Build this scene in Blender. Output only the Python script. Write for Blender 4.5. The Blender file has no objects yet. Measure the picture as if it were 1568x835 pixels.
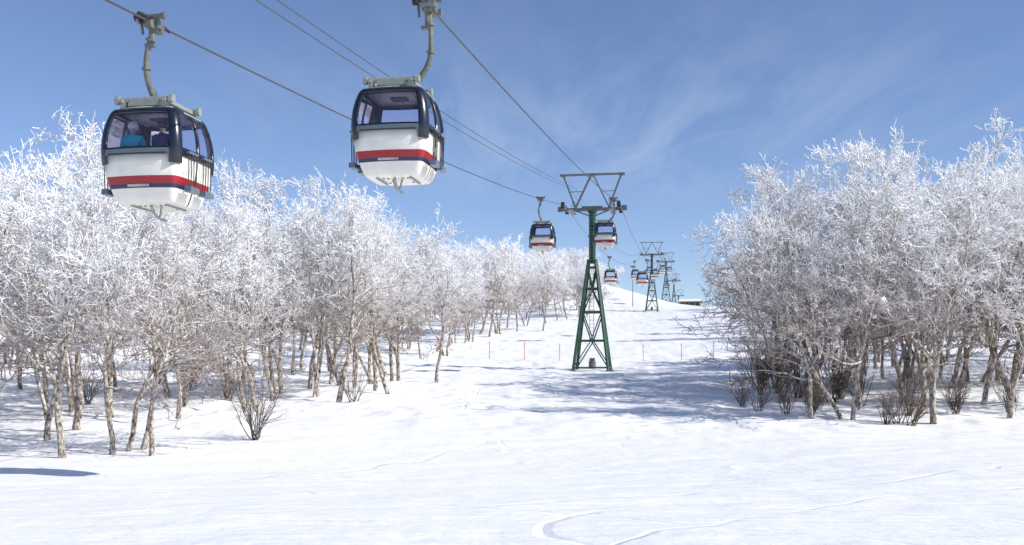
import bpy, math, random
import numpy as np
from mathutils import Vector, Matrix
rng = np.random.default_rng(11); random.seed(11)
scene = bpy.context.scene
scene.view_settings.view_transform = 'Standard'
scene.view_settings.look = 'None'
scene.view_settings.exposure = 0

# ------------------------------------------------------------------ materials
def mat_new(name):
    m = bpy.data.materials.new(name); m.use_nodes = True
    nt = m.node_tree
    for n in list(nt.nodes): nt.nodes.remove(n)
    out = nt.nodes.new('ShaderNodeOutputMaterial')
    return m, nt, out

def simple_mat(name, col, rough=0.5, metal=0.0, var=0.15, scale=6.0, bump=0.0, coat=0.0, dirt=None):
    m, nt, out = mat_new(name)
    b = nt.nodes.new('ShaderNodeBsdfPrincipled')
    tc = nt.nodes.new('ShaderNodeTexCoord')
    no = nt.nodes.new('ShaderNodeTexNoise'); no.inputs['Scale'].default_value = scale; no.inputs['Detail'].default_value = 5
    nt.links.new(tc.outputs['Object'], no.inputs['Vector'])
    mr = nt.nodes.new('ShaderNodeMapRange'); mr.inputs[1].default_value = 0.35; mr.inputs[2].default_value = 0.7
    nt.links.new(no.outputs['Fac'], mr.inputs[0])
    mx = nt.nodes.new('ShaderNodeMix'); mx.data_type = 'RGBA'
    mx.inputs[6].default_value = (*col, 1)
    d = dirt if dirt else tuple(c*(1-var) for c in col)
    mx.inputs[7].default_value = (*d, 1)
    if dirt:
        mm = nt.nodes.new('ShaderNodeMath'); mm.operation = 'MULTIPLY'; mm.inputs[1].default_value = var
        nt.links.new(mr.outputs[0], mm.inputs[0]); nt.links.new(mm.outputs[0], mx.inputs[0])
    else:
        nt.links.new(mr.outputs[0], mx.inputs[0])
    nt.links.new(mx.outputs[2], b.inputs['Base Color'])
    b.inputs['Roughness'].default_value = rough
    b.inputs['Metallic'].default_value = metal
    if coat: b.inputs['Coat Weight'].default_value = coat
    if bump:
        bp = nt.nodes.new('ShaderNodeBump'); bp.inputs['Strength'].default_value = bump; bp.inputs['Distance'].default_value = 0.02
        nt.links.new(no.outputs['Fac'], bp.inputs['Height']); nt.links.new(bp.outputs[0], b.inputs['Normal'])
    nt.links.new(b.outputs[0], out.inputs[0])
    return m

M_white = simple_mat('cabin_white_paint', (0.86,0.82,0.72), 0.35, var=0.3, scale=3, dirt=(0.55,0.51,0.43), coat=0.2)
M_red = simple_mat('cabin_red_stripe', (0.40,0.012,0.022), 0.35, var=0.2, coat=0.2)
M_navy = simple_mat('cabin_navy_stripe', (0.03,0.04,0.10), 0.35)
M_black = simple_mat('cabin_black_frame', (0.010,0.013,0.022), 0.25, coat=0.4)
M_slate = simple_mat('cabin_slate_panel', (0.13,0.17,0.21), 0.35)
M_roof = simple_mat('cabin_grey_roof', (0.42,0.44,0.42), 0.5, var=0.3)
M_ceil = simple_mat('cabin_ceiling', (0.66,0.62,0.70), 0.6, var=0.2)
M_rack = simple_mat('galvanised_frame', (0.34,0.37,0.34), 0.5, metal=0.2, var=0.4, scale=9, dirt=(0.2,0.16,0.11))
M_hang = simple_mat('olive_hanger_paint', (0.17,0.185,0.155), 0.5, var=0.7, scale=7, dirt=(0.08,0.055,0.035), bump=0.2)
M_dark = simple_mat('dark_rubber', (0.025,0.025,0.027), 0.7)
M_green = simple_mat('green_tower_paint', (0.013,0.075,0.043), 0.45, var=0.4, scale=2)
M_galv = simple_mat('galvanised_steel', (0.20,0.22,0.23), 0.5, metal=0.4, var=0.5, scale=4, dirt=(0.09,0.08,0.07))
M_rope = simple_mat('steel_rope', (0.10,0.10,0.11), 0.5, metal=0.3)
M_pole = simple_mat('orange_red_pole', (0.70,0.08,0.04), 0.5)
M_seat = simple_mat('seat_upholstery', (0.10,0.10,0.18), 0.8)
M_wood = simple_mat('brown_timber', (0.22,0.15,0.10), 0.8, var=0.4)
M_win = simple_mat('dark_window', (0.03,0.04,0.05), 0.1)
M_teal = simple_mat('teal_jacket', (0.0,0.50,0.68), 0.8)
M_jnavy = simple_mat('navy_jacket', (0.02,0.025,0.08), 0.8)
M_pants = simple_mat('ski_trousers', (0.03,0.03,0.035), 0.85)
M_helmet = simple_mat('helmet_pale', (0.80,0.82,0.84), 0.4)
M_helmetd = simple_mat('helmet_dark', (0.03,0.03,0.05), 0.4)
M_skin = simple_mat('skin', (0.52,0.32,0.24), 0.6)

def glass_mat():
    m, nt, out = mat_new('tinted_cabin_glass')
    tr = nt.nodes.new('ShaderNodeBsdfTransparent'); tr.inputs[0].default_value = (0.92,0.91,0.98,1)
    gl = nt.nodes.new('ShaderNodeBsdfGlossy'); gl.inputs['Roughness'].default_value = 0.03; gl.inputs[0].default_value = (0.9,0.9,1,1)
    fr = nt.nodes.new('ShaderNodeFresnel'); fr.inputs[0].default_value = 1.45
    df = nt.nodes.new('ShaderNodeBsdfDiffuse'); df.inputs[0].default_value = (0.35,0.33,0.5,1)
    m1 = nt.nodes.new('ShaderNodeMixShader'); m1.inputs[0].default_value = 0.06
    nt.links.new(tr.outputs[0], m1.inputs[1]); nt.links.new(df.outputs[0], m1.inputs[2])
    m2 = nt.nodes.new('ShaderNodeMixShader')
    nt.links.new(fr.outputs[0], m2.inputs[0]); nt.links.new(m1.outputs[0], m2.inputs[1]); nt.links.new(gl.outputs[0], m2.inputs[2])
    nt.links.new(m2.outputs[0], out.inputs[0])
    return m
M_glass = glass_mat()

def bark_mat(name, dark=1.0):
    m, nt, out = mat_new(name)
    N = nt.nodes.new; L = nt.links.new
    b = N('ShaderNodeBsdfPrincipled'); b.inputs['Roughness'].default_value = 0.8; b.inputs['Specular IOR Level'].default_value = 0.2
    tc = N('ShaderNodeTexCoord')
    mp = N('ShaderNodeMapping'); mp.inputs['Scale'].default_value = (3,3,1.8)
    L(tc.outputs['Object'], mp.inputs[0])
    no = N('ShaderNodeTexNoise'); no.inputs['Scale'].default_value = 3.2; no.inputs['Detail'].default_value = 4; no.inputs['Roughness'].default_value = 0.75
    L(mp.outputs[0], no.inputs['Vector'])
    cr = N('ShaderNodeValToRGB')
    e = cr.color_ramp.elements
    e[0].position = 0.38; e[0].color = (0.050*dark,0.038*dark,0.031*dark,1)
    e[1].position = 0.59; e[1].color = (0.60*dark,0.54*dark,0.46*dark,1)
    e2 = e.new(0.48); e2.color = (0.29*dark,0.235*dark,0.185*dark,1)
    L(no.outputs['Fac'], cr.inputs[0])
    at = N('ShaderNodeAttribute'); at.attribute_name = 'frost'
    ge = N('ShaderNodeNewGeometry'); sx = N('ShaderNodeSeparateXYZ'); L(ge.outputs['Normal'], sx.inputs[0])
    mr = N('ShaderNodeMapRange'); mr.inputs[1].default_value = 0.35; mr.inputs[2].default_value = 0.85; mr.inputs[3].default_value = 0; mr.inputs[4].default_value = 0.85
    L(sx.outputs['Z'], mr.inputs[0])
    mx0 = N('ShaderNodeMath'); mx0.operation = 'MAXIMUM'; L(at.outputs['Fac'], mx0.inputs[0]); L(mr.outputs[0], mx0.inputs[1]); mx0.use_clamp = True
    mx = N('ShaderNodeMix'); mx.data_type = 'RGBA'
    L(mx0.outputs[0], mx.inputs[0]); L(cr.outputs[0], mx.inputs[6]); mx.inputs[7].default_value = (0.95,0.95,0.95,1)
    if dark < 1: 
        L(cr.outputs[0], b.inputs['Base Color'])
    else: L(mx.outputs[2], b.inputs['Base Color'])
    L(b.outputs[0], out.inputs[0])
    return m
def twig_mat(name, brown):
    m, nt, out = mat_new(name)
    N = nt.nodes.new; L = nt.links.new
    b = N('ShaderNodeBsdfDiffuse')
    at = N('ShaderNodeAttribute'); at.attribute_name = 'frost'
    mx = N('ShaderNodeMix'); mx.data_type = 'RGBA'
    L(at.outputs['Fac'], mx.inputs[0]); mx.inputs[6].default_value = (*brown,1); mx.inputs[7].default_value = (0.97,0.968,0.965,1)
    L(mx.outputs[2], b.inputs[0]); L(b.outputs[0], out.inputs[0])
    return m
M_bark = bark_mat('birch_bark'); M_twig = twig_mat('rime_covered_twigs',(0.27,0.19,0.15))
M_sbark = bark_mat('shrub_bark',0.30); M_stwig = twig_mat('shrub_twigs',(0.14,0.085,0.06))

def snow_mat(name='snow'):
    m, nt, out = mat_new(name)
    N = nt.nodes.new; L = nt.links.new
    b = N('ShaderNodeBsdfPrincipled'); b.inputs['Roughness'].default_value = 0.55; b.inputs['Specular IOR Level'].default_value = 0.25
    ge = N('ShaderNodeNewGeometry')
    def noise(scale, detail, mapping=None, rough=0.55, rot=0):
        n = N('ShaderNodeTexNoise'); n.inputs['Scale'].default_value = scale; n.inputs['Detail'].default_value = detail; n.inputs['Roughness'].default_value = rough
        src = ge.outputs['Position']
        if mapping:
            mp = N('ShaderNodeMapping'); mp.inputs['Scale'].default_value = mapping; mp.inputs['Rotation'].default_value = (0,0,rot)
            L(src, mp.inputs[0]); src = mp.outputs[0]
        L(src, n.inputs['Vector']); return n.outputs['Fac']
    def math_(op, a, c=None, clamp=False):
        n = N('ShaderNodeMath'); n.operation = op; n.use_clamp = clamp
        for i, v in enumerate((a, c)):
            if v is None: continue
            if isinstance(v, (int, float)): n.inputs[i].default_value = v
            else: L(v, n.inputs[i])
        return n.outputs[0]
    h = math_('MULTIPLY', noise(1.1, 5, rough=0.6), 0.11)
    h = math_('ADD', h, math_('MULTIPLY', noise(1.2, 4, (0.25,2.2,1), rot=math.radians(20)), 0.09))
    h = math_('ADD', h, math_('MULTIPLY', noise(2.0, 3, (0.12,2.6,1), rot=math.radians(-14)), 0.055))
    mask = math_('SUBTRACT', math_('MULTIPLY', noise(0.12, 1), 4.0), 1.3, True)
    wob = math_('MULTIPLY', noise(0.3, 1), 2.0)
    for (cx, cy, r, w, d) in [(4.4,13.6,3.9,0.10,0.035),(30,-6,34,0.06,0.035),(-28,-20,46,0.08,0.04),(-27.5,-21,47.5,0.06,0.035),
                              (45,55,48,0.07,0.04),(-60,62,63,0.1,0.05),(12,60,40,0.08,0.04),(14,62,39,0.08,0.035),(-40,90,82,0.08,0.04),(50,90,88,0.08,0.035)]:
        v = N('ShaderNodeVectorMath'); v.operation = 'SUBTRACT'; L(ge.outputs['Position'], v.inputs[0]); v.inputs[1].default_value = (cx, cy, 0)
        v1 = N('ShaderNodeVectorMath'); v1.operation = 'MULTIPLY'; L(v.outputs[0], v1.inputs[0]); v1.inputs[1].default_value = (1,1,0)
        v2 = N('ShaderNodeVectorMath'); v2.operation = 'LENGTH'; L(v1.outputs[0], v2.inputs[0])
        dd = math_('ABSOLUTE', math_('SUBTRACT', math_('ADD', v2.outputs['Value'], wob), r+1.0))
        g = math_('SUBTRACT', 1.0, math_('DIVIDE', dd, w*1.6), True)
        h = math_('SUBTRACT', h, math_('MULTIPLY', math_('MULTIPLY', g, mask), d))
    bp = N('ShaderNodeBump'); bp.inputs['Strength'].default_value = 0.7; bp.inputs['Distance'].default_value = 1.0
    L(h, bp.inputs['Height']); L(bp.outputs[0], b.inputs['Normal'])
    mx = N('ShaderNodeMix'); mx.data_type = 'RGBA'
    mx.inputs[6].default_value = (0.935,0.935,0.925,1); mx.inputs[7].default_value = (0.875,0.875,0.87,1)
    L(noise(0.5, 4, rough=0.7), mx.inputs[0]); L(mx.outputs[2], b.inputs['Base Color'])
    L(b.outputs[0], out.inputs[0])
    return m
M_snow = snow_mat()
M_snowplain = simple_mat('packed_snow', (0.9,0.9,0.92), 0.7, var=0.05, bump=0.3)

# ------------------------------------------------------------------ terrain
kn = [(-300,-14),(-60,-4),(0,-1.75),(12,-2.15),(20,-2.65),(27,-3.0),(34,-3.25),(42,-2.95),(50,-2.4),(69,-1.2),(98,-.5),(125,1.2),(188,6.2),(279,14.1),(389,21.2),(480,24.3),(560,25),(700,22),(1200,-20),(4000,-200)]
tY = np.arange(-300, 4000, 1.0)
tZ = np.interp(tY, [k[0] for k in kn], [k[1] for k in kn])
kk = np.ones(9)/9
tZ = np.convolve(np.pad(tZ, 4, mode='edge'), kk, mode='valid')
lat = rng.random((256,256))
def vnoise(x, y):
    x = np.asarray(x, float); y = np.asarray(y, float)
    xi = np.floor(x).astype(int); yi = np.floor(y).astype(int)
    fx = x-xi; fy = y-yi; fx = fx*fx*(3-2*fx); fy = fy*fy*(3-2*fy)
    a = lat[xi%256, yi%256]; b = lat[(xi+1)%256, yi%256]; c = lat[xi%256, (yi+1)%256]; d = lat[(xi+1)%256, (yi+1)%256]
    return (a*(1-fx)+b*fx)*(1-fy)+(c*(1-fx)+d*fx)*fy - 0.5
def sm(t):
    t = np.clip(t, 0, 1); return t*t*(3-2*t)
def H(X, Y):
    X = np.asarray(X, float); Y = np.asarray(Y, float)
    z = np.interp(Y, tY, tZ)
    z = z + 13*sm((72-X)/45)*sm((Y-250)/180)*(1-sm((Y-620)/300))
    z = z + sm((-X-10)/60)*5.0*sm((Y-60)/90)
    z = z + sm((X-20)/60)*2.0*sm((Y-70)/90)
    z = z + 0.5*vnoise(X/16+3, Y/16)*sm((Y-14)/20) + 0.20*vnoise(X/5+9, Y/5+2)*sm((Y-8)/20)
    churn = sm((Y-36)/12)
    z = z + 0.24*churn*vnoise(X/1.9, Y/2.2+5) + 0.12*churn*vnoise(X/.7, Y/.8)
    cl = np.clip(vnoise(X/.45+31, Y/.45+17)-0.36, 0, 1)*np.clip(vnoise(X/7+4, Y/7)+.15, 0, 1)
    z = z + 1.8*cl*sm((Y-24)/10)
    u = X*.94+Y*.34; w = -X*.34+Y*.94
    z = z + 0.07*vnoise(u/3.5+11, w/.9+3)*sm((Y-8)/8)
    z = z + 0.04*vnoise(X/1.1+50, Y/1.6+7) + 0.01*vnoise(X/.4+20, Y/.5)
    return z
def axis(lo, hi, c0, c1, step, g):
    mid = list(np.arange(c0, c1, step))
    up = []; s = step; v = mid[-1]
    while v < hi: s = min(s*g, 60); v += s; up.append(v)
    dn = []; s = step; v = mid[0]
    while v > lo: s = min(s*g, 60); v -= s; dn.append(v)
    return np.array(dn[::-1]+mid+up)
ax = axis(-1200, 1200, -24, 26, 0.14, 1.022)
ay = axis(-120, 2500, 8, 74, 0.14, 1.016)
gx, gy = np.meshgrid(ax, ay)
gz = H(gx, gy)
nx = len(ax); ny = len(ay)
co = np.stack([gx.ravel(), gy.ravel(), gz.ravel()], 1).astype(np.float32)
i = np.arange(ny-1)[:,None]*nx + np.arange(nx-1)[None,:]
quads = np.stack([i, i+1, i+nx+1, i+nx], -1).reshape(-1,4)

def np_mesh(name, co, quads, attr=None, mi=None, smooth=True):
    me = bpy.data.meshes.new(name)
    nvv = len(co); nf = len(quads)
    me.vertices.add(nvv); me.vertices.foreach_set('co', np.ascontiguousarray(co, dtype=np.float32).ravel())
    me.loops.add(nf*4); me.loops.foreach_set('vertex_index', np.ascontiguousarray(quads, dtype=np.int32).ravel())
    me.polygons.add(nf); me.polygons.foreach_set('loop_start', np.arange(0, nf*4, 4, dtype=np.int32))
    try: me.polygons.foreach_set('loop_total', np.full(nf, 4, dtype=np.int32))
    except Exception: pass
    me.polygons.foreach_set('use_smooth', np.full(nf, smooth, dtype=bool))
    if attr is not None:
        a = me.attributes.new('frost', 'FLOAT', 'POINT'); a.data.foreach_set('value', attr.astype(np.float32))
    if mi is not None: me.polygons.foreach_set('material_index', mi.astype(np.int32))
    me.update(calc_edges=True)
    return me
def link(o): scene.collection.objects.link(o); return o
me = np_mesh('snow_ground', co, quads)
me.materials.append(M_snow)
link(bpy.data.objects.new('snow_ground', me))

# ------------------------------------------------------------------ trees
def nrm(v): return v/np.maximum(np.linalg.norm(v, axis=-1, keepdims=True), 1e-9)
def grow(P, D, Ln, S, wob, trop, r):
    pts = [P]; d = D
    for s in range(S):
        d = nrm(d + r.normal(0, wob, d.shape) + np.array([0,0,trop]))
        P = P + d*(Ln/S)[:,None]; pts.append(P)
    return np.stack(pts, 1)
def tubes(pts, r0, r1, k, flare=None):
    Nn, S1, _ = pts.shape
    T = np.empty_like(pts); T[:,1:-1] = pts[:,2:]-pts[:,:-2]; T[:,0] = pts[:,1]-pts[:,0]; T[:,-1] = pts[:,-1]-pts[:,-2]
    T = nrm(T)
    avg = nrm(pts[:,-1]-pts[:,0])
    ref = np.where(np.abs(avg[:,2:3]) > 0.8, np.array([[1.,0,0]]), np.array([[0,0,1.]]))[:,None,:]
    u = nrm(np.cross(T, ref)); v = np.cross(T, u)
    t = np.linspace(0,1,S1)[None,:]
    rad = r0[:,None]*(1-t)+r1[:,None]*t
    if flare is not None: rad = rad*flare[None,:]
    a = np.arange(k)*2*np.pi/k
    V = pts[:,:,None,:] + rad[:,:,None,None]*(np.cos(a)[None,None,:,None]*u[:,:,None,:] + np.sin(a)[None,None,:,None]*v[:,:,None,:])
    base = (np.arange(Nn)*S1*k)[:,None,None] + (np.arange(S1-1)*k)[None,:,None]
    j = np.arange(k)[None,None,:]; jn = (j+1)%k
    F = np.stack([base+j, base+jn, base+k+jn, base+k+j], -1).reshape(-1,4)
    return V.reshape(-1,3), F
def kids(pts, Ln, R0, R1, m, tmin, a0, a1, r, tmax=1.0):
    Nn, S1, _ = pts.shape
    idx = np.repeat(np.arange(Nn), m)
    t = tmin + (tmax-tmin)*((np.tile(np.arange(m), Nn)+r.random(Nn*m))/m)
    f = t*(S1-1); i0 = np.minimum(f.astype(int), S1-2); fr = (f-i0)[:,None]
    P = pts[idx,i0]*(1-fr)+pts[idx,i0+1]*fr
    T = nrm(pts[idx,i0+1]-pts[idx,i0])
    q = nrm(np.cross(T, r.normal(size=T.shape)))
    a = np.radians(r.uniform(a0, a1, len(idx)))[:,None]
    D = T*np.cos(a)+q*np.sin(a)
    rp = R0[idx]*(1-t)+R1[idx]*t
    return idx, t, P, D, rp
def build_tree(name, seed, stems=1, Ht=10.0, nl=17, crown0=0.27, frostk=1.0, spread=1.0, clumps=0, far=False):
    r = np.random.default_rng(seed)
    Vs=[]; Fs=[]; As=[]; Ms=[]; off=[0]
    def add(pts, r0, r1, k, fr, mat, flare=None):
        V,F = tubes(pts, r0, r1, k, flare); Vs.append(V); Fs.append(F+off[0]); off[0]+=len(V)
        hz = np.clip(V[:,2]/Ht, 0, 1)
        Nn=pts.shape[0]; pr=np.repeat(r.uniform(0.65,1.3,Nn), pts.shape[1]*k)
        As.append(np.clip(fr*(-0.28+1.9*hz)*pr, 0.0, 1.0)); Ms.append(np.full(len(F), mat))
    P = np.zeros((stems,3)); P[:,:2] = r.normal(0, 0.14*(stems>1), (stems,2)); P[:,2] = -0.4
    ang = r.random(stems)*6.28; lean = r.uniform(0.03,0.14,stems)+(0.14 if stems>1 else 0)
    D = nrm(np.stack([np.cos(ang)*lean, np.sin(ang)*lean, np.ones(stems)],1))
    Ln = np.full(stems, Ht*0.88)*r.uniform(0.82,1,stems)
    p0 = grow(P, D, Ln, 16, 0.11, 0.055, r)
    R0 = np.full(stems, 0.118 if stems==1 else 0.092)*Ht/10; R1 = R0*0.15
    fl = np.ones(17); fl[0]=1.5; fl[1]=1.08
    add(p0, R0, R1, 8, 0.08, 0, fl)
    m = max(6, int(nl/stems**0.6))
    idx,t,P,D,rp = kids(p0, Ln, R0, R1, m, crown0, 30, 68, r, 0.99)
    Ln1 = Ht*spread*(0.38-0.22*t)*r.uniform(0.45,1.45,len(t)); a0=np.maximum(np.minimum(rp*0.66, 0.058*Ht/10),0.022)
    p1 = grow(P, D, Ln1, 9, 0.20, 0.07, r); a1=a0*0.3
    add(p1, a0, a1, 5, 0.20*frostk, 0)
    idx,t,P,D,rp = kids(p1, Ln1, a0, a1, 5, 0.25, 28, 62, r)
    Ln2 = Ln1[idx]*(0.64-0.22*t)*r.uniform(0.45,1.4,len(t)); b0=np.maximum(rp*0.6,0.015); b1=b0*0.55
    p2 = grow(P, D, Ln2, 5, 0.22, 0.05, r); add(p2, b0, b1, 4, 0.55*frostk, 1)
    if far:
        idx,t,P,D,rp = kids(p2, Ln2, b0, b1, 5, 0.3, 25, 60, r)
        Ln3 = np.maximum(Ln2[idx]*(0.7-0.2*t)*r.uniform(0.6,1.3,len(t)), 0.35); c0=np.full(len(t),0.02)
        p3 = grow(P, D, Ln3, 3, 0.26, 0.03, r); add(p3, c0, c0*.9, 3, 1.0*frostk, 1)
        idx,t,P,D,rp = kids(p3, Ln3, c0, c0, 3, 0.35, 25, 65, r)
        Ln4 = r.uniform(0.2,0.42,len(t)); d0=np.full(len(t),0.021)
        p4 = grow(P, D, Ln4, 1, 0.25, 0.03, r); add(p4, d0, d0*.8, 3, 1.3*frostk, 1)
    else:
        idx,t,P,D,rp = kids(p2, Ln2, b0, b1, 5, 0.3, 25, 60, r)
        Ln3 = np.maximum(Ln2[idx]*(0.64-0.2*t)*r.uniform(0.6,1.35,len(t)), 0.28); c0=np.maximum(rp*0.6,0.012); c1=c0*0.85
        p3 = grow(P, D, Ln3, 4, 0.24, 0.03, r); add(p3, c0, c1, 3, 1.0*frostk, 1)
        idx,t,P,D,rp = kids(p3, Ln3, c0, c1, 4, 0.35, 25, 62, r)
        Ln4 = r.uniform(0.12,0.30,len(t)); d0=np.full(len(t),0.013); d1=d0*0.9
        keep = r.random(len(t))<0.88
        P,D,Ln4,d0,d1 = P[keep],D[keep],Ln4[keep],d0[keep],d1[keep]
        p4 = grow(P, D, Ln4, 2, 0.25, 0.03, r); add(p4, d0, d1, 3, 1.35*frostk, 1)
        sel = r.random(len(p4))<0.5
        idx,t,P,D,rp = kids(p4[sel], Ln4[sel], d0[sel], d1[sel], 1, 0.5, 30, 75, r)
        Ln5 = r.uniform(0.06,0.15,len(t)); e0=np.full(len(t),0.016)
        p5 = grow(P, D, Ln5, 1, 0.2, 0.0, r); add(p5, e0, e0*.8, 3, 1.45*frostk, 1)
    if clumps:
        pick = r.choice(len(p2), min(clumps*2,len(p2)), replace=False); c_n=0
        for c in pick:
            if not (Ht*0.22 < p2[c,2,2] < Ht*0.5) or c_n>=clumps: continue
            c_n+=1
            ctr = p2[c,2]; rr = r.uniform(0.08,0.16)*Ht/10
            nu, nvv = 12, 9
            th = np.linspace(0.05, np.pi-0.05, nvv)[:,None]; ph=np.arange(nu)[None,:]*2*np.pi/nu
            rad = rr*(1+0.35*np.sin(ph*2+r.random()*6)*np.sin(th*2+r.random()*6)+0.25*np.sin(ph*3+r.random()*6)*np.sin(th*3)+0.10*r.normal(size=(nvv,nu)))
            V=np.stack([rad*np.sin(th)*np.cos(ph)*1.5, rad*np.sin(th)*np.sin(ph)*0.9, rad*np.cos(th)*0.75+rr*0.3],-1).reshape(-1,3)+ctr
            i=(np.arange(nvv-1)*nu)[:,None]; j=np.arange(nu)[None,:]; jn=(j+1)%nu
            F=np.stack([i+j,i+nu+j,i+nu+jn,i+jn],-1).reshape(-1,4)
            Vs.append(V);Fs.append(F+off[0]);off[0]+=len(V);As.append(np.full(len(V),1.0));Ms.append(np.full(len(F),1))
    me = np_mesh(name, np.concatenate(Vs), np.concatenate(Fs), np.concatenate(As), np.concatenate(Ms))
    me.materials.append(M_bark); me.materials.append(M_twig)
    return me, float(np.percentile(np.concatenate(Vs)[:,2], 99.9))
variants = []; farv = []
specs = [(1,15,.32,1.0,.95,0),(1,17,.28,1.05,1.0,0),(2,20,.30,1.0,.95,0),(3,22,.30,.95,.9,0),(1,15,.38,1.1,.85,0),(2,20,.26,.75,1.05,9),(1,17,.30,.55,.95,0),(1,14,.34,1.05,1.1,0)]
for n,(st,nl,c0,fk,sp,cl) in enumerate(specs):
    variants.append(build_tree('birch_tree_mesh_%d'%n, 200+n, st, 10.0, nl, c0, fk, sp, cl))
for n,(st,nl,c0,fk,sp) in enumerate([(1,16,.30,1.0,1.0),(2,19,.28,1.05,.95),(1,18,.32,1.0,.9),(2,20,.26,.95,1.05)]):
    farv.append(build_tree('far_birch_mesh_%d'%n, 300+n, st, 10.0, nl, c0, fk, sp, 0, True))

placed = []
def place_tree(x, y, h, v=None, parent=None, name='birch_tree', rz=None):
    if parent: me, top = random.choice(farv)
    else: me, top = variants[v if v is not None else random.randrange(len(variants))]
    o = bpy.data.objects.new(name if parent is None else 'tree', me); link(o)
    s = h/top
    w = s*random.uniform(0.85,1.05)
    o.scale = (w, w, s)
    o.rotation_euler = (random.uniform(-.05,.05), random.uniform(-.05,.05), rz if rz is not None else random.uniform(0,6.28))
    o.location = (x, y, float(H(x,y))-0.05)
    if parent: o.parent = parent
    placed.append((x,y))
    return o
for (x,y,h,v) in [(-15.4,34,10.6,1),(-18.4,39.5,11.5,0),(-18.9,43,12.6,4),(-14.3,35.5,9.8,0),(-13.9,36.6,11.0,2),(-12.6,34.8,9.4,6),(-20.5,37,11.5,5),
                  (-9.4,54,12.2,4),(-12.6,62,13.6,0),(-8.5,62,12.2,1),(-7.5,60.5,11.0,4),(-5.5,73,11.0,0),(-18,66,14,5),(-14.2,60,13.6,2),(-18.6,80,15,1),
                  (-13.5,86,14.0,4),(-22,50,13.5,3),(-24.5,46,13,1),(-17,52,13.2,0),(-20,58,14,2),(-9.9,70,13,3),(-26,42,12.5,2),
                  (-15.5,46,11.5,6),(-13,50,11.0,2),(-11.3,57,12.0,3)]:
    place_tree(x,y,h,v)
for (x,y,h,v) in [(14.6,48.5,9.8,6),(16.6,48.5,12.2,5),(20.3,48,12.5,1),(28.3,56,14.2,4),(17.4,57,13,6),(18.6,53,13.6,6),(22.5,54,14.5,2),
                  (25,50,13.0,0),(18.2,62,14.5,6),(20,61,15.5,4),(22,63,16,0),(25,60,15.5,3),(28,63,16,2),(32,60,14.2,5),(19.4,72,16,2),(31,52,12.5,6),(21,80,16.5,3),(19,66,15,5),(26.5,56,15,7)]:
    place_tree(x,y,h,v)
def edgeL(y): return np.interp(y,[40,50,60,90,150,200,280,350,520],[-16,-12,-10,-8.5,-7.3,1,19,30,60])
def edgeR(y): return np.interp(y,[50,60,80,120,200,300],[17,19,22,30,45,65])
dist_parent = bpy.data.objects.new('distant_birch_forest', None); link(dist_parent)
def fill(side, y0, y1, n, dmin, h0, h1, wlim):
    c=0; tries=0
    while c<n and tries<n*40:
        tries+=1
        y=random.uniform(y0,y1)
        if side=='L': x=random.uniform(-0.56*y-4, float(edgeL(y)))
        else: x=random.uniform(float(edgeR(y)), 0.58*y+4)
        if wlim and abs(x-(edgeL(y) if side=='L' else edgeR(y)))>wlim: continue
        if any((x-a)**2+(y-b)**2<dmin*dmin for a,b in placed): continue
        place_tree(x,y,random.uniform(h0,h1),None, dist_parent if y>100 else None); c+=1
fill('L',46,70,17,2.4,10.5,14.2,None)
fill('L',70,105,22,3,11,15,None)
fill('L',105,170,32,3.8,12,15.5,None)
fill('L',170,240,34,4,13,16,None)
fill('L',240,340,30,4.5,12,16,60)
fill('L',340,520,34,5,10,14,70)
fill('R',52,80,24,2.4,12.0,16.0,None)
fill('R',80,110,20,3.4,14,17,None)
fill('R',110,200,24,4.2,13,16.5,None)
fill('R',200,330,20,5,12,15,50)
for (x,y,h) in [(-8.5,150,15),(-6.5,158,15.5),(6,196,17),(20,262,15),(11,240,17),(3,215,16),(-4,172,17),(-7,165,16.5),(-2,182,17),(1,192,17.5),(-6,180,17),(8,225,17),(14,248,17),(-1,205,17),(17,262,16),(-9,142,14.5),(-10,130,14)]:
    place_tree(x,y,h,None,dist_parent)

def build_shrub(name, seed, Ht, n, lean, fk):
    r=np.random.default_rng(seed); Vs=[];Fs=[];As=[];Ms=[];off=[0]
    def add(pts,r0,r1,k,fr,mi):
        V,F=tubes(pts,r0,r1,k);Vs.append(V);Fs.append(F+off[0]);off[0]+=len(V);As.append(np.full(len(V),fr));Ms.append(np.full(len(F),mi))
    a=r.random(n)*6.28; l=r.uniform(.1,.75,n)
    D=nrm(np.stack([np.cos(a)*l+lean,np.sin(a)*l,np.ones(n)],1)); P=np.stack([r.normal(0,.12,n),r.normal(0,.12,n),np.full(n,-.15)],1)
    Ln=Ht*r.uniform(.6,1.1,n); R0=np.full(n,.022);R1=R0*.35
    p0=grow(P,D,Ln,7,.1,.03,r); add(p0,R0,R1,5,0.0,0)
    idx,t,P,D,rp=kids(p0,Ln,R0,R1,7,.25,20,45,r); L1=Ln[idx]*.35*r.uniform(.6,1.2,len(t)); b0=rp*.6
    p1=grow(P,D,L1,4,.13,.06,r); add(p1,b0,b0*.5,4,0.0,1)
    idx,t,P,D,rp=kids(p1,L1,b0,b0*.5,4,.2,20,50,r); L2=r.uniform(.12,.3,len(t)); c0=np.full(len(t),.005)
    p2=grow(P,D,L2,2,.15,.05,r); add(p2,c0,c0*.7,3,0.25*fk,1)
    me=np_mesh(name,np.concatenate(Vs),np.concatenate(Fs),np.concatenate(As),np.concatenate(Ms)); me.materials.append(M_sbark); me.materials.append(M_stwig); return me
sh=[build_shrub('bare_shrub_mesh_a',1,2.5,16,0,1),build_shrub('bare_shrub_mesh_b',2,2.2,13,.15,.8),build_shrub('bare_shrub_mesh_c',3,1.9,14,.7,.3)]
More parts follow.
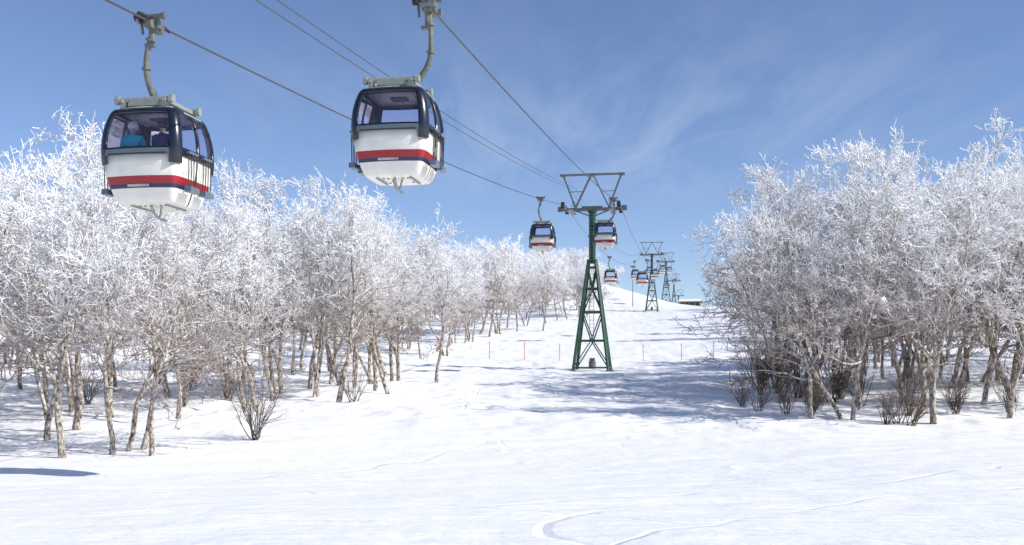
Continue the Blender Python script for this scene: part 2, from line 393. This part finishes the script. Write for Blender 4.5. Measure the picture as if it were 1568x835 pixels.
for (x,y,v,s) in [(-10.3,40,0,1.05),(-8.6,54,1,.9),(-20,62,1,1),(-11.5,66,0,.8),(13.0,56,0,.75),(12.9,52,1,.8),(13.8,50,1,.8),(14.9,49.6,0,.7),(18.6,48,1,.8),(18.9,47.2,2,1.0),(17.9,47.6,0,.7),
                  (19.9,50,0,.9),(26,52,0,.8),(22.5,50.5,2,.9),(15.6,52,0,.8),(16.8,55,1,.9),(15.5,62,0,1.3),(17.5,70,1,1.6),(-16,56,1,.9),(-23,54,0,1),(15.8,58,0,1.1),(17,64,0,1.6),
                  (19,59,1,1.5),(21,64,0,1.8),(23,58,1,1.4),(20,75,0,1.9),(17.2,60,0,1.7),(16.4,66,1,1.8),(19.5,56,0,1.4),(24,54,1,1.2)]:
    o=bpy.data.objects.new('bare_shrub',sh[v]);link(o);o.location=(x,y,float(H(x,y)));o.scale=(s*.8 if s>1.1 else s,s*.8 if s>1.1 else s,s);o.rotation_euler=(0,0,random.uniform(-.8,.8) if v==2 else random.uniform(0,6.28))

# ------------------------------------------------------------------ mesh builder for hard-surface parts
class MB:
    def __init__(s): s.v=[]; s.f=[]; s.m=[]; s.mats=[]
    def mi(s, mat):
        if mat not in s.mats: s.mats.append(mat)
        return s.mats.index(mat)
    def box(s, c, size, mat, R=None, taper=1.0):
        b=len(s.v); hx,hy,hz=[q/2 for q in size]; R=R or Matrix.Identity(3)
        for z in (-1,1):
            k = taper if z>0 else 1
            for x,y in ((-1,-1),(1,-1),(1,1),(-1,1)):
                s.v.append(tuple(Vector(c)+R@Vector((x*hx*k,y*hy*k,z*hz))))
        for q in ((0,3,2,1),(4,5,6,7),(0,1,5,4),(1,2,6,5),(2,3,7,6),(3,0,4,7)):
            s.f.append([b+i for i in q]); s.m.append(s.mi(mat))
    def beam(s, p0, p1, w, mat, h=None):
        p0=Vector(p0);p1=Vector(p1);d=p1-p0
        R=d.to_track_quat('Z','Y').to_matrix()
        s.box((p0+p1)/2,(w,h or w,d.length),mat,R)
    def cyl(s, p0, p1, r, mat, k=12, r1=None):
        s.path([p0,p1],[r,r if r1 is None else r1],mat,k)
    def path(s, pts, rad, mat, k=10, cap=True):
        pts=[Vector(p) for p in pts]
        if not isinstance(rad,(list,tuple)): rad=[rad]*len(pts)
        b=len(s.v); mi=s.mi(mat)
        tot=(pts[-1]-pts[0]).normalized(); ref=Vector((0,0,1)) if abs(tot.z)<.8 else Vector((0,1,0))
        for i,p in enumerate(pts):
            T=(pts[min(i+1,len(pts)-1)]-pts[max(i-1,0)]).normalized()
            u=T.cross(ref).normalized(); w=T.cross(u)
            for j in range(k):
                a=2*math.pi*j/k; s.v.append(tuple(p+rad[i]*(math.cos(a)*u+math.sin(a)*w)))
        for i in range(len(pts)-1):
            for j in range(k):
                jn=(j+1)%k; s.f.append([b+i*k+j,b+i*k+jn,b+(i+1)*k+jn,b+(i+1)*k+j]); s.m.append(mi)
        if cap:
            s.f.append([b+j for j in range(k)][::-1]); s.m.append(mi)
            e=b+(len(pts)-1)*k; s.f.append([e+j for j in range(k)]); s.m.append(mi)
    def mesh(s, name, bevel=0):
        me=bpy.data.meshes.new(name); me.from_pydata(s.v,[],s.f)
        for m in s.mats: me.materials.append(m)
        me.polygons.foreach_set('material_index', s.m); me.update(); 
        return me
def smooth_auto(me):
    me.polygons.foreach_set('use_smooth',[True]*len(me.polygons))
    try: me.set_sharp_from_angle(angle=math.radians(35))
    except Exception: pass

# ------------------------------------------------------------------ lift line
DIR=Vector((0.170,0.985,0)).normalized(); PER=Vector((DIR.y,-DIR.x,0))
HG=2.7
towers=[Vector((7.9,98,0)),Vector((39.2,279,0)),Vector((60.2,389,0)),Vector((81,498,0)),Vector((100,598,0))]
for t in towers: t.z=float(H(t.x,t.y))
TH=16.4
YAW=-math.atan2(DIR.x,DIR.y)
def ropez(side, s):
    return (towers[0].z+TH) + (0.1343*s+0.000357*s*s if side<0 else 0.116*s+0.00029*s*s)
def rope_pts(side, off=None, dz=0, near=True):
    o=HG*side if off is None else off
    pts=[]
    for i in range(30):
        s=-150+150*i/29.
        p=towers[0]+PER*o+DIR*s
        z=ropez(side,s) if off is None else ropez(-1,s)+dz
        pts.append(Vector((p.x,p.y,z)))
    for a,b in zip(towers[:-1],towers[1:]):
        n=18; span=(b-a).length; sag=4.3*(span/183)**2
        for i in range(1,n+1):
            t=i/n; p=a.lerp(b,t)+PER*o
            pts.append(Vector((p.x,p.y,a.z*(1-t)+b.z*t+TH+dz-sag*4*t*(1-t))))
    return pts
def rope_obj(name, pts, r):
    mb=MB(); mb.path(pts,r,M_rope,8); me=mb.mesh(name); smooth_auto(me); return link(bpy.data.objects.new(name,me))
ropeL=rope_pts(-1); ropeR=rope_pts(1)
rope_obj('haul_rope',ropeL,0.026); rope_obj('haul_rope',ropeR,0.026)
rope_obj('communication_cable',rope_pts(-1,-1.75,1.75),0.017); rope_obj('communication_cable',rope_pts(-1,-2.25,1.72),0.017)
def rope_at_y(side, Y):
    P=ropeL if side<0 else ropeR
    for a,b in zip(P[:-1],P[1:]):
        if a.y<=Y<=b.y: return a.lerp(b,(Y-a.y)/(b.y-a.y))

def tower_mesh():
    mb=MB()
    zs=[-0.6,0.35,3.0,5.8,8.1,10.2,10.9]
    def hw(z): return 1.72+(0.34-1.72)*z/10.9
    for sx in (-1,1):
        for sy in (-1,1):
            mb.beam((sx*hw(-.6),sy*hw(-.6),-.6),(sx*hw(10.9),sy*hw(10.9),10.9),0.22,M_green)
    for i,z in enumerate(zs[1:-1]):
        w=hw(z); th=0.16
        for sg in (-1,1):
            mb.beam((-w,sg*w,z),(w,sg*w,z),th,M_green); mb.beam((sg*w,-w,z),(sg*w,w,z),th,M_green)
    lv=zs[1:-1]
    for a,b in zip(lv[:-1],lv[1:]):
        wa=hw(a);wb=hw(b); up=(a in (0.35,5.8))
        for sg in (-1,1):
            if up:
                for sx in (-1,1):
                    mb.beam((sx*wa,sg*wa,a),(0,sg*wb,b),.10,M_green); mb.beam((sg*wa,sx*wa,a),(sg*wb,0,b),.10,M_green)
            else:
                for sx in (-1,1):
                    mb.beam((0,sg*wa,a),(sx*wb,sg*wb,b),.10,M_green); mb.beam((sg*wa,0,a),(sg*wb,sx*wb,b),.10,M_green)
    for sx in (-1,1):
        for sy in (-1,1): mb.box((sx*1.74,sy*1.74,-.1),(.6,.6,.4),M_galv)
    mb.box((0,0,10.9),(.95,.95,.14),M_green)
    mb.cyl((0,0,10.6),(0,0,15.75),.34,M_green,20)
    mb.cyl((0,0,13.2),(0,0,13.34),.42,M_green,20); mb.cyl((0,0,15.6),(0,0,15.75),.46,M_green,20)
    for sx in (-.2,.2): mb.beam((sx,-.62,3.0),(sx,-.42,15.6),.045,M_galv)
    z=3.2
    while z<15.5: mb.beam((-.2,-.62+.2*(z-3)/12.6,z),(.2,-.62+.2*(z-3)/12.6,z),.03,M_galv); z+=.35
    mb.cyl((0,0,.3),(0,0,1.0),.35,M_galv,16); mb.box((0,0,1.15),(.5,.5,.3),M_galv)
    mb.box((0,0,15.92),(5.3,.42,.30),M_galv); mb.box((0,0,16.16),(2.0,.55,.14),M_galv)
    for sx in (-1,1):
        mb.beam((sx*.3,0,15.3),(sx*1.6,0,15.8),.12,M_galv)
        x=sx*HG
        mb.box((x-.14*sx,0,16.02),(.08,4.0,.26),M_galv); mb.box((x+.14*sx,0,15.95),(.06,3.2,.14),M_galv)
        for j in range(8):
            y=-1.75+j*.5
            mb.cyl((x-.06,y,16.17),(x+.06,y,16.17),.205,M_dark,18); mb.cyl((x-.17,y,16.17),(x+.17,y,16.17),.05,M_galv,8)
            mb.cyl((x-.07,y,16.17),(x+.07,y,16.17),.13,M_galv,14)
        for j in range(4):
            y=-1.5+j*1.0; mb.box((x-.16*sx,y,16.2),(.05,.7,.1),M_galv)
        for y in (-1.9,1.9): mb.box((x,y,16.1),(.35,.18,.6),M_dark)
        xi=sx*(HG-.7)
        mb.box((xi,0,15.7),(.5,3.6,.05),M_galv)
        for y in (-1.7,0,1.7): mb.beam((xi-.22*sx,y,15.7),(xi-.22*sx,y,16.7),.04,M_galv)
        mb.beam((xi-.22*sx,-1.7,16.7),(xi-.22*sx,1.7,16.7),.04,M_galv); mb.beam((xi-.22*sx,-1.7,16.25),(xi-.22*sx,1.7,16.25),.03,M_galv)
        mb.box((sx*3.15,0,16.0),(.5,.3,.5),M_galv)
        for yy in (-.22,.22):
            mb.beam((sx*1.65,yy,16.1),(sx*2.85,yy,19.3),.13,M_galv); mb.beam((sx*1.65,yy,16.1),(sx*.12,yy,19.3),.13,M_galv)
        mb.beam((sx*3.05,-.3,19.3),(sx*3.05,.3,19.3),.2,M_galv); mb.box((sx*2.75,0,19.1),(.16,.2,.4),M_galv)
        mb.beam((sx*2.25,0,17.7),(sx*.88,0,17.7),.06,M_galv)
    for yy in (-.22,.22): mb.beam((-3.2,yy,19.36),(3.2,yy,19.36),.13,M_galv)
    mb.box((0,0,19.3),(.35,.6,.3),M_galv)
    me=mb.mesh('tower_structure'); smooth_auto(me); return me
tm=tower_mesh()
for t in towers:
    o=link(bpy.data.objects.new('lift_tower',tm)); o.location=t; o.rotation_euler=(0,0,YAW)

# ------------------------------------------------------------------ gondola cabin
rows=[(0,.66),(.04,.70),(.15,.745),(.31,.80),(.40,.835),(.57,.875),(.85,.915),(1.03,.93),(1.16,.935),(1.20,.935),(1.40,.925),(1.60,.90),(1.80,.855),(1.97,.80),(2.03,.77),(2.08,.73),(2.15,.66),(2.2,.56)]
FU=[-1,-.7,-.35,0,.35,.7,1]; SU=[-1,-.55,-.05,.05,.55,1]
def section(a, b, z):
    rc=.19*a; pts=[];typ=[]
    def arc(cx,cy,a0):
        for i in range(6):
            t=a0+(math.pi/2)*(i+1)/6; 
            if i<5: pts.append((cx+rc*math.cos(t),cy+rc*math.sin(t),z)); typ.append('C')
    bul=.07
    for u in FU: pts.append((u*(a-rc),-b-bul*(1-u*u),z)); typ.append('F')
    typ[-1]='C'; arc(a-rc,-b+rc,-math.pi/2)
    for k,u in enumerate(SU): pts.append((a+.02*(1-u*u),u*(b-rc),z)); typ.append('P' if k==2 else 'S')
    typ[-1]='C'; arc(a-rc,b-rc,0)
    for u in FU: pts.append((-u*(a-rc),b+bul*(1-u*u),z)); typ.append('B')
    typ[-1]='C'; arc(-a+rc,b-rc,math.pi/2)
    for k,u in enumerate(SU): pts.append((-a-.02*(1-u*u),-u*(b-rc),z)); typ.append('P' if k==2 else 'S')
    typ[-1]='C'; arc(-a+rc,-b+rc,math.pi)
    return pts,typ
def cabin_meshes():
    parts={'body_shell':MB(),'window_frame':MB(),'window_glass':MB()}
    V=[];typ=None
    for z,a in rows:
        p,typ=section(a,a*.97,z); V+=p
    n=len(typ)
    faces={k:([],[]) for k in parts}
    for i in range(len(rows)-1):
        zm=(rows[i][0]+rows[i+1][0])/2
        for j in range(n):
            f=[i*n+j,i*n+(j+1)%n,(i+1)*n+(j+1)%n,(i+1)*n+j]; t=typ[j]
            if zm>2.08: part,m='body_shell',M_roof
            elif zm>1.97: part,m='window_frame',M_black
            elif zm>1.20: part,m=('window_glass',M_glass) if t in 'FBS' else ('window_frame',M_black)
            elif zm>1.16: part,m='window_frame',M_black
            elif zm>1.03: part,m=('window_frame',M_slate) if t in 'FB' else ('window_frame',M_black)
            elif zm>.85 and t=='C': part,m='window_frame',M_black
            elif t=='P': part,m='body_shell',M_dark
            elif .40<zm<.57: part,m='body_shell',M_red
            elif .31<zm<.40: part,m='body_shell',M_navy
            else: part,m='body_shell',M_white
            faces[part][0].append(f); faces[part][1].append(m)
    faces['body_shell'][0].append(list(range(n))[::-1]); faces['body_shell'][1].append(M_white)
    e=(len(rows)-1)*n; faces['body_shell'][0].append([e+j for j in range(n)]); faces['body_shell'][1].append(M_roof)
    out={}
    for k,(ff,mm) in faces.items():
        used=sorted({q for f in ff for q in f}); mp={u:i for i,u in enumerate(used)}
        mb=parts[k]; mb.v=[V[u] for u in used]; mb.f=[[mp[q] for q in f] for f in ff]; mb.m=[mb.mi(m) for m in mm]
        me=mb.mesh(k); smooth_auto(me); out[k]=me
    return out
CM=cabin_meshes()
def extras():
    mb=MB()
    for y in (-.62,.62):
        mb.cyl((-.62,y,2.33),(.62,y,2.33),.06,M_rack,14)
        for sx in (-1,1):
            mb.cyl((sx*.60,y,2.33),(sx*.70,y,2.33),.095,M_rack,14); mb.box((sx*.5,y,2.22),(.12,.12,.2),M_rack)
    for x in (-.52,.52): mb.beam((x,-.75,2.30),(x,.75,2.30),.08,M_rack)
    mb.box((0,0,2.32),(.9,.5,.10),M_rack); mb.beam((0,-.62,2.34),(0,.62,2.34),.12,M_rack); mb.box((0,-.66,2.26),(.7,.05,.16),M_rack)
    roof=mb.mesh('roof_carrier'); smooth_auto(roof)
    mb=MB()
    mb.box((0,0,.32),(1.45,1.4,.05),M_seat)
    for sy in (-1,1):
        mb.box((0,sy*.5,.92),(1.45,.42,.08),M_seat); mb.box((0,sy*.52,.63),(1.35,.3,.50),M_seat); mb.box((0,sy*.78,1.04),(1.40,.05,.30),M_seat)
    for x in (-.5,.5): mb.cyl((x,-.4,1.99),(x,.4,1.99),.015,M_rack,8)
    mb.box((0,0,2.07),(1.30,1.30,.04),M_ceil); mb.box((0,.1,2.035),(.4,.35,.03),M_dark)
    inter=mb.mesh('interior')
    mb=MB()
    mb.path([(0,-.35,-.01),(0,-.22,-.16),(0,.0,-.26),(0,.3,-.26)],.035,M_rack,8)
    mb.path([(-.12,-.1,0),(-.05,-.05,-.22),(.05,-.05,-.22),(.12,-.1,0)],.025,M_rack,8)
    for x in (-.3,-.18,.2,.32): mb.cyl((x,-.28,-.012),(x,-.28,.01),.03,M_dark,12)
    for x in (-.3,.3): mb.cyl((x,.3,-.012),(x,.3,.01),.03,M_dark,12)
    for x in (-.42,.42): mb.box((x,0,-.02),(.05,.9,.03),M_rack)
    mb.box((0,-.90,.355),(.5,.03,.05),M_roof)
    mb.path([(-.70,-.965,1.045),(-.3,-1.0,1.045),(0,-1.01,1.045),(.3,-1.0,1.045),(.70,-.965,1.045)],.014,M_dark,8)
    under=mb.mesh('underside_bracket'); smooth_auto(under)
    mb=MB()
    for sx in (-1,1):
        for y in (-.38,.3):
            x=sx*1.02
            mb.box((x,y,.30),(.15,.40,.12),M_slate); mb.box((x,y,1.12),(.10,.42,.05),M_slate)
            for yy in (-.18,-.06,.06,.18): mb.cyl((x,y+yy,.3),(x+sx*.02,y+yy,1.12),.012,M_dark,6)
            mb.beam((sx*.85,y,.3),(x,y,.3),.06,M_dark); mb.beam((sx*.9,y,1.1),(x,y,1.1),.05,M_dark)
        mb.cyl((sx*.80,-.4,2.05),(sx*.80,.4,2.05),.035,M_rack,10)
        mb.beam((sx*.965,-.03,.9),(sx*.965,-.03,1.15),.03,M_rack)
    racks=mb.mesh('ski_rack'); smooth_auto(racks)
    return roof,inter,under,racks
EX=extras()
INW={-1:.12,1:-.80}
def hanger_mesh(side):
    mb=MB()
    if side<0: ctrl=[(0,2.34),(-.08,2.46),(-.20,2.72),(-.30,3.05),(-.31,3.5),(-.20,3.95),(-.13,4.12)]; off=-.12
    else: ctrl=[(.25,2.34),(.45,2.44),(.66,2.66),(.80,2.98),(.83,3.4),(.81,3.9),(.80,4.12)]; off=.8
    P=[Vector((x,0,z)) for x,z in ctrl]; pts=[]
    for i in range(len(P)-1):
        p0=P[max(i-1,0)];p1=P[i];p2=P[i+1];p3=P[min(i+2,len(P)-1)]
        for q in range(5):
            t=q/5; pts.append(.5*((2*p1)+(p2-p0)*t+(2*p0-5*p1+4*p2-p3)*t*t+(3*p1-p0-3*p2+p3)*t**3))
    pts.append(P[-1])
    n=len(pts)
    mb.path(pts,[.085-.03*i/n for i in range(n)],M_hang,10)
    for fr in (.25,.55,.8):
        i=int(fr*n); mb.path([pts[i]+(pts[i]-pts[i+1])*.35,pts[i]-(pts[i]-pts[i+1])*.35],.105,M_hang,10)
    mb.cyl((ctrl[0][0],-.14,2.36),(ctrl[0][0],.14,2.36),.11,M_hang,14)
    mb.path([(ctrl[0][0],.1,2.4),(ctrl[2][0],.1,ctrl[2][1]+.05)],.03,M_dark,8)
    z=4.25; s=-1 if side<0 else 1
    mb.box((off,0,z-.08),(.17,.62,.15),M_hang); mb.box((off+.10*s,0,z+.02),(.10,.40,.22),M_hang)
    mb.box((off-.12*s,0,z-.02),(.10,.26,.20),M_galv)
    for y in (-.34,.34):
        mb.cyl((off-.16,y,z-.02),(off+.20*s*1.1,y,z-.02),.09,M_galv,14); mb.cyl((off-.2,y,z+.04),(off-.12,y,z+.04),.11,M_dark,14)
        mb.path([(off,y*.9,z+.03),(off,y*1.5,z+.045),(off,y*2.0,z+.03)],[.06,.045,.03],M_dark,8)
    mb.cyl((off-.34,-.12,z+.13),(off+.30,-.12,z+.13),.06,M_hang,12); mb.cyl((off-.40,-.12,z+.13),(off-.30,-.12,z+.13),.10,M_dark,14)
    mb.cyl((off+.26,-.12,z+.13),(off+.34,-.12,z+.13),.08,M_galv,14)
    mb.beam((off-.05,-.1,z-.1),(off-.32,-.1,z+.12),.07,M_hang); mb.beam((off-.28,-.1,z+.12),(off-.26,-.05,z-.25),.05,M_galv)
    mb.cyl((off-.05,0,z-.42),(off-.05,0,z-.08),.08,M_hang,12); mb.box((off-.1,0,z-.5),(.22,.12,.08),M_galv)
    me=mb.mesh('hanger_arm_and_grip'); smooth_auto(me); return me
HM={-1:hanger_mesh(-1),1:hanger_mesh(1)}
def cabin(side, pos, k=1.0):
    e=link(bpy.data.objects.new('gondola_cabin',None))
    p=pos+PER*INW[side]*k; e.location=(p.x,p.y,pos.z-4.25*k); e.rotation_euler=(0,0,YAW); e.scale=(k,k,k)
    def ch(name,me):
        o=link(bpy.data.objects.new(name,me)); o.parent=e; return o
    b=ch('body_shell',CM['body_shell']); md=b.modifiers.new('t','SOLIDIFY'); md.thickness=.035; md.offset=-1
    f=ch('window_frame',CM['window_frame']); md=f.modifiers.new('t','SOLIDIFY'); md.thickness=.06; md.offset=.4
    ch('window_glass',CM['window_glass'])
    for n,me in zip(('roof_carrier','interior','underside_bracket','ski_rack'),EX): ch(n,me)
    ch('hanger_arm_and_grip',HM[side])
    return e
cab1=cabin(-1,rope_at_y(-1,22.1),.96); cab2=cabin(1,rope_at_y(1,24.6))
cabin(-1,rope_at_y(-1,82.1)); cabin(1,rope_at_y(1,89.6))
for sd,y in ((-1,158),(-1,238),(1,170),(1,238),(-1,318),(1,305),(1,372),(-1,400),(1,440),(-1,480)):
    p=rope_at_y(sd,y)
    if p: cabin(sd,p)

# ------------------------------------------------------------------ passengers
def skin_mesh(name, verts, edges, radii, root=0, sub=2):
    me=bpy.data.meshes.new(name+'_tmp'); me.from_pydata(verts,edges,[])
    o=link(bpy.data.objects.new(name+'_tmp',me))
    md=o.modifiers.new('s','SKIN')
    for i,r in enumerate(radii):
        sv=me.skin_vertices[0].data[i]; sv.radius=(r,r) if not isinstance(r,tuple) else r; sv.use_root=(i==root)
    ss=o.modifiers.new('sub','SUBSURF'); ss.levels=sub; ss.render_levels=sub
    dg=bpy.context.evaluated_depsgraph_get(); dg.update()
    m2=bpy.data.meshes.new_from_object(o.evaluated_get(dg)); m2.name=name
    bpy.data.objects.remove(o); bpy.data.meshes.remove(me)
    m2.polygons.foreach_set('use_smooth',[True]*len(m2.polygons))
    return m2
def passenger(parent, x, y, face, jacket, helmet, headturn):
    e=link(bpy.data.objects.new('skier_passenger',None)); e.parent=parent; e.location=(x,y,.98); e.rotation_euler=(0,0,face)
    v=[(0,0,.10),(0,0,.28),(0,.01,.45),(0,.02,.56),(0,.03,.64),
       (-.19,.01,.50),(-.25,.08,.27),(-.17,.30,.20),(.19,.01,.50),(.25,.08,.27),(.17,.30,.20),
       (-.10,.05,.09),(-.12,.43,.10),(-.12,.46,-.38),(-.12,.60,-.45),(.10,.05,.09),(.12,.43,.10),(.12,.46,-.38),(.12,.60,-.45)]
    ed=[(0,1),(1,2),(2,3),(3,4),(2,5),(5,6),(6,7),(2,8),(8,9),(9,10),(0,11),(11,12),(12,13),(13,14),(0,15),(15,16),(16,17),(17,18)]
    ra=[(.17,.14),(.16,.13),(.18,.13),.075,.06,.085,.065,.045,.085,.065,.045,.11,.085,.06,.05,.11,.085,.06,.05]
    me=skin_mesh('clothed_body',v,ed,ra)
    for m in (jacket,M_pants,M_skin): me.materials.append(m)
    for p in me.polygons:
        c=p.center
        p.material_index = 1 if (c.z<.13 ) else (2 if c.z>.60 and abs(c.x)<.1 else 0)
    o=link(bpy.data.objects.new('clothed_body',me)); o.parent=e
    h=link(bpy.data.objects.new('head',None)); h.parent=e; h.location=(0,.04,.74); h.rotation_euler=(0,0,headturn)
    import bmesh
    def blob(name,c,s,mat,seg=16,shape=None):
        bm=bmesh.new(); bmesh.ops.create_uvsphere(bm,u_segments=seg,v_segments=seg//2+2,radius=1)
        for q in bm.verts:
            x,yy,z=q.co
            if shape: x,yy,z=shape(x,yy,z)
            q.co=(x*s[0]+c[0],yy*s[1]+c[1],z*s[2]+c[2])
        m=bpy.data.meshes.new(name); bm.to_mesh(m); bm.free(); m.materials.append(mat); m.polygons.foreach_set('use_smooth',[True]*len(m.polygons))
        ob=link(bpy.data.objects.new(name,m)); ob.parent=h; return ob
    blob('face',(0,0,0),(.078,.095,.115),M_skin,20,lambda x,y,z:(x*(1-.25*max(0,-z)),y,z))
    blob('nose',(0,.097,-.01),(.013,.02,.024),M_skin,8); blob('mouth',(0,.086,-.055),(.026,.008,.006),M_red,8)
    for sx in (-1,1):
        blob('eye',(sx*.03,.085,.012),(.012,.01,.008),M_dark,8); blob('ear',(sx*.08,0,0),(.012,.025,.035),M_skin,8)
    blob('helmet',(0,-.012,.035),(.112,.13,.122),helmet,20,lambda x,y,z:(x,y,max(z,-.55 if y<.3 else .1)))
    blob('goggles',(0,.078,.055),(.075,.035,.03),M_dark,12)
    for sx in (-1,1):
        px,py,pz=sx*.155,.335,.185
        vv=[(px,py-.03,pz+.005),(px,py+.02,pz)]; ee=[(0,1)]; rr=[.03,.034]
        for k,ln in enumerate((.055,.065,.07,.06)):
            bx=px+(k-1.5)*.019; i=len(vv)
            vv+= [(bx,py+.05,pz-.002),(bx,py+.05+ln*.5,pz-.012),(bx,py+.05+ln*.85,pz-.035)]; ee+=[(1,i),(i,i+1),(i+1,i+2)]; rr+=[.0105,.0095,.008]
        i=len(vv); vv+=[(px-sx*.04,py+.005,pz-.005),(px-sx*.055,py+.04,pz-.015)]; ee+=[(0,i),(i,i+1)]; rr+=[.012,.010]
        m=skin_mesh('glove',vv,ee,rr,0,1); m.materials.append(M_pants)
        ob=link(bpy.data.objects.new('glove',m)); ob.parent=e
passenger(cab1,-.33,-.57,0.25,M_teal,M_helmet,0.8)
passenger(cab1,.38,-.57,-0.1,M_jnavy,M_helmetd,0.5)

# ------------------------------------------------------------------ marker poles, floodlight post
mb=MB(); mb.cyl((0,0,-.3),(0,0,2.0),.036,M_pole,8); mb.cyl((0,0,1.7),(0,0,1.85),.042,M_dark,8); mb.cyl((0,0,2.0),(0,0,2.04),.04,M_pole,8,.01)
pm=mb.mesh('marker_pole')
for x,y in ((-2.6,116),(1.4,113),(5.5,116),(15.3,116),(20.1,118),(24.3,120)):
    o=link(bpy.data.objects.new('marker_pole',pm)); o.location=(x,y,float(H(x,y))); o.rotation_euler=(random.uniform(-.04,.04),random.uniform(-.04,.04),0)
mb=MB(); mb.cyl((0,0,-.5),(0,0,12),.14,M_galv,10,.09); mb.beam((-.7,0,11.8),(.7,0,11.8),.12,M_galv)
for x in (-.6,0,.6): mb.box((x,-.15,12.05),(.4,.3,.35),M_dark)
o=link(bpy.data.objects.new('floodlight_post',mb.mesh('floodlight_post'))); o.location=(36.4,300,float(H(36.4,300)))

# ------------------------------------------------------------------ lodge
mb=MB(); W,D,Hh=8,7,2.2
mb.box((0,0,Hh/2-.5),(W,D,Hh+1),M_wood)
for sy in (-1,1):
    R=Matrix.Rotation(math.radians(-16*sy),3,'X'); mb.box((0,sy*1.95,Hh+.6),(W+1.2,4.4,.22),M_wood,R); mb.box((0,sy*1.9,Hh+.80),(W+1.0,4.2,.16),M_snowplain,R)
for x in (-3,-1,1,3): mb.box((x,-D/2-.02,1.3),(1.1,.1,1.0),M_win); mb.box((x,-D/2-.05,.75),(1.3,.12,.1),M_wood)
o=link(bpy.data.objects.new('ski_lodge',mb.mesh('ski_lodge_mesh'))); o.location=(72,402,float(H(72,402))-.1); o.rotation_euler=(0,0,-.25)

# ------------------------------------------------------------------ sky, sun, camera
EL=math.radians(37); AZ=math.radians(108)
S=Vector((math.sin(AZ)*math.cos(EL),math.cos(AZ)*math.cos(EL),math.sin(EL)))
w=bpy.data.worlds.new('World'); scene.world=w; w.use_nodes=True; nt=w.node_tree
for n in list(nt.nodes): nt.nodes.remove(n)
N=nt.nodes.new; L=nt.links.new
out=N('ShaderNodeOutputWorld'); bg=N('ShaderNodeBackground'); bg.inputs[1].default_value=0.138
sk=N('ShaderNodeTexSky'); sk.sky_type='NISHITA'; sk.sun_disc=False; sk.sun_elevation=EL; sk.sun_rotation=AZ; sk.altitude=1500; sk.air_density=1.0; sk.dust_density=0.15; sk.ozone_density=3.5
gr=N('ShaderNodeMix'); gr.data_type='RGBA'; gr.blend_type='MULTIPLY'; gr.inputs[0].default_value=1; L(sk.outputs[0],gr.inputs[6]); gr.inputs[7].default_value=(1.02,0.96,1.02,1)
tc=N('ShaderNodeTexCoord'); sx=N('ShaderNodeSeparateXYZ'); L(tc.outputs['Generated'],sx.inputs[0])
mxz=N('ShaderNodeMath'); mxz.operation='MAXIMUM'; mxz.inputs[1].default_value=0.04; L(sx.outputs['Z'],mxz.inputs[0])
dv=N('ShaderNodeVectorMath'); dv.operation='DIVIDE'; L(tc.outputs['Generated'],dv.inputs[0])
cb=N('ShaderNodeCombineXYZ'); 
for i in range(3): L(mxz.outputs[0],cb.inputs[i])
L(cb.outputs[0],dv.inputs[1])
mp=N('ShaderNodeMapping'); mp.inputs['Rotation'].default_value=(0,0,math.radians(-28)); mp.inputs['Scale'].default_value=(1.5,0.35,1); L(dv.outputs[0],mp.inputs[0])
n1=N('ShaderNodeTexNoise'); n1.inputs['Scale'].default_value=2.2; n1.inputs['Detail'].default_value=7; n1.inputs['Roughness'].default_value=0.6; n1.inputs['Distortion'].default_value=0.6; L(mp.outputs[0],n1.inputs['Vector'])
r1=N('ShaderNodeMapRange'); r1.inputs[1].default_value=0.38; r1.inputs[2].default_value=0.95; L(n1.outputs['Fac'],r1.inputs[0])
vm=N('ShaderNodeVectorMath'); vm.operation='DISTANCE'; L(dv.outputs[0],vm.inputs[0]); vm.inputs[1].default_value=(0.42,4.4,1)
r2=N('ShaderNodeMapRange'); r2.inputs[1].default_value=0.2; r2.inputs[2].default_value=1.9; r2.inputs[3].default_value=0.48; r2.inputs[4].default_value=0.03; L(vm.outputs['Value'],r2.inputs[0])
mu=N('ShaderNodeMath'); mu.operation='MULTIPLY'; mu.use_clamp=True; L(r1.outputs[0],mu.inputs[0]); L(r2.outputs[0],mu.inputs[1])
mx=N('ShaderNodeMix'); mx.data_type='RGBA'; L(mu.outputs[0],mx.inputs[0]); L(gr.outputs[2],mx.inputs[6]); mx.inputs[7].default_value=(5.5,6.1,7.0,1)
L(mx.outputs[2],bg.inputs[0]); L(bg.outputs[0],out.inputs[0])
sl=bpy.data.lights.new('sun','SUN'); sl.energy=4.9; sl.angle=math.radians(.5); sl.color=(1,.96,.90)
so=link(bpy.data.objects.new('sun',sl)); so.rotation_euler=S.to_track_quat('Z','Y').to_euler(); so.location=(40,-30,60)
cam=bpy.data.cameras.new('camera'); cam.lens=35; cam.sensor_width=36; cam.shift_y=0.0909; cam.clip_end=6000
co_=link(bpy.data.objects.new('camera',cam)); co_.location=(0,0,0); co_.rotation_euler=(math.pi/2,0,0)
scene.camera=co_
print('TREES',len(placed),[len(v[0].polygons) for v in variants])
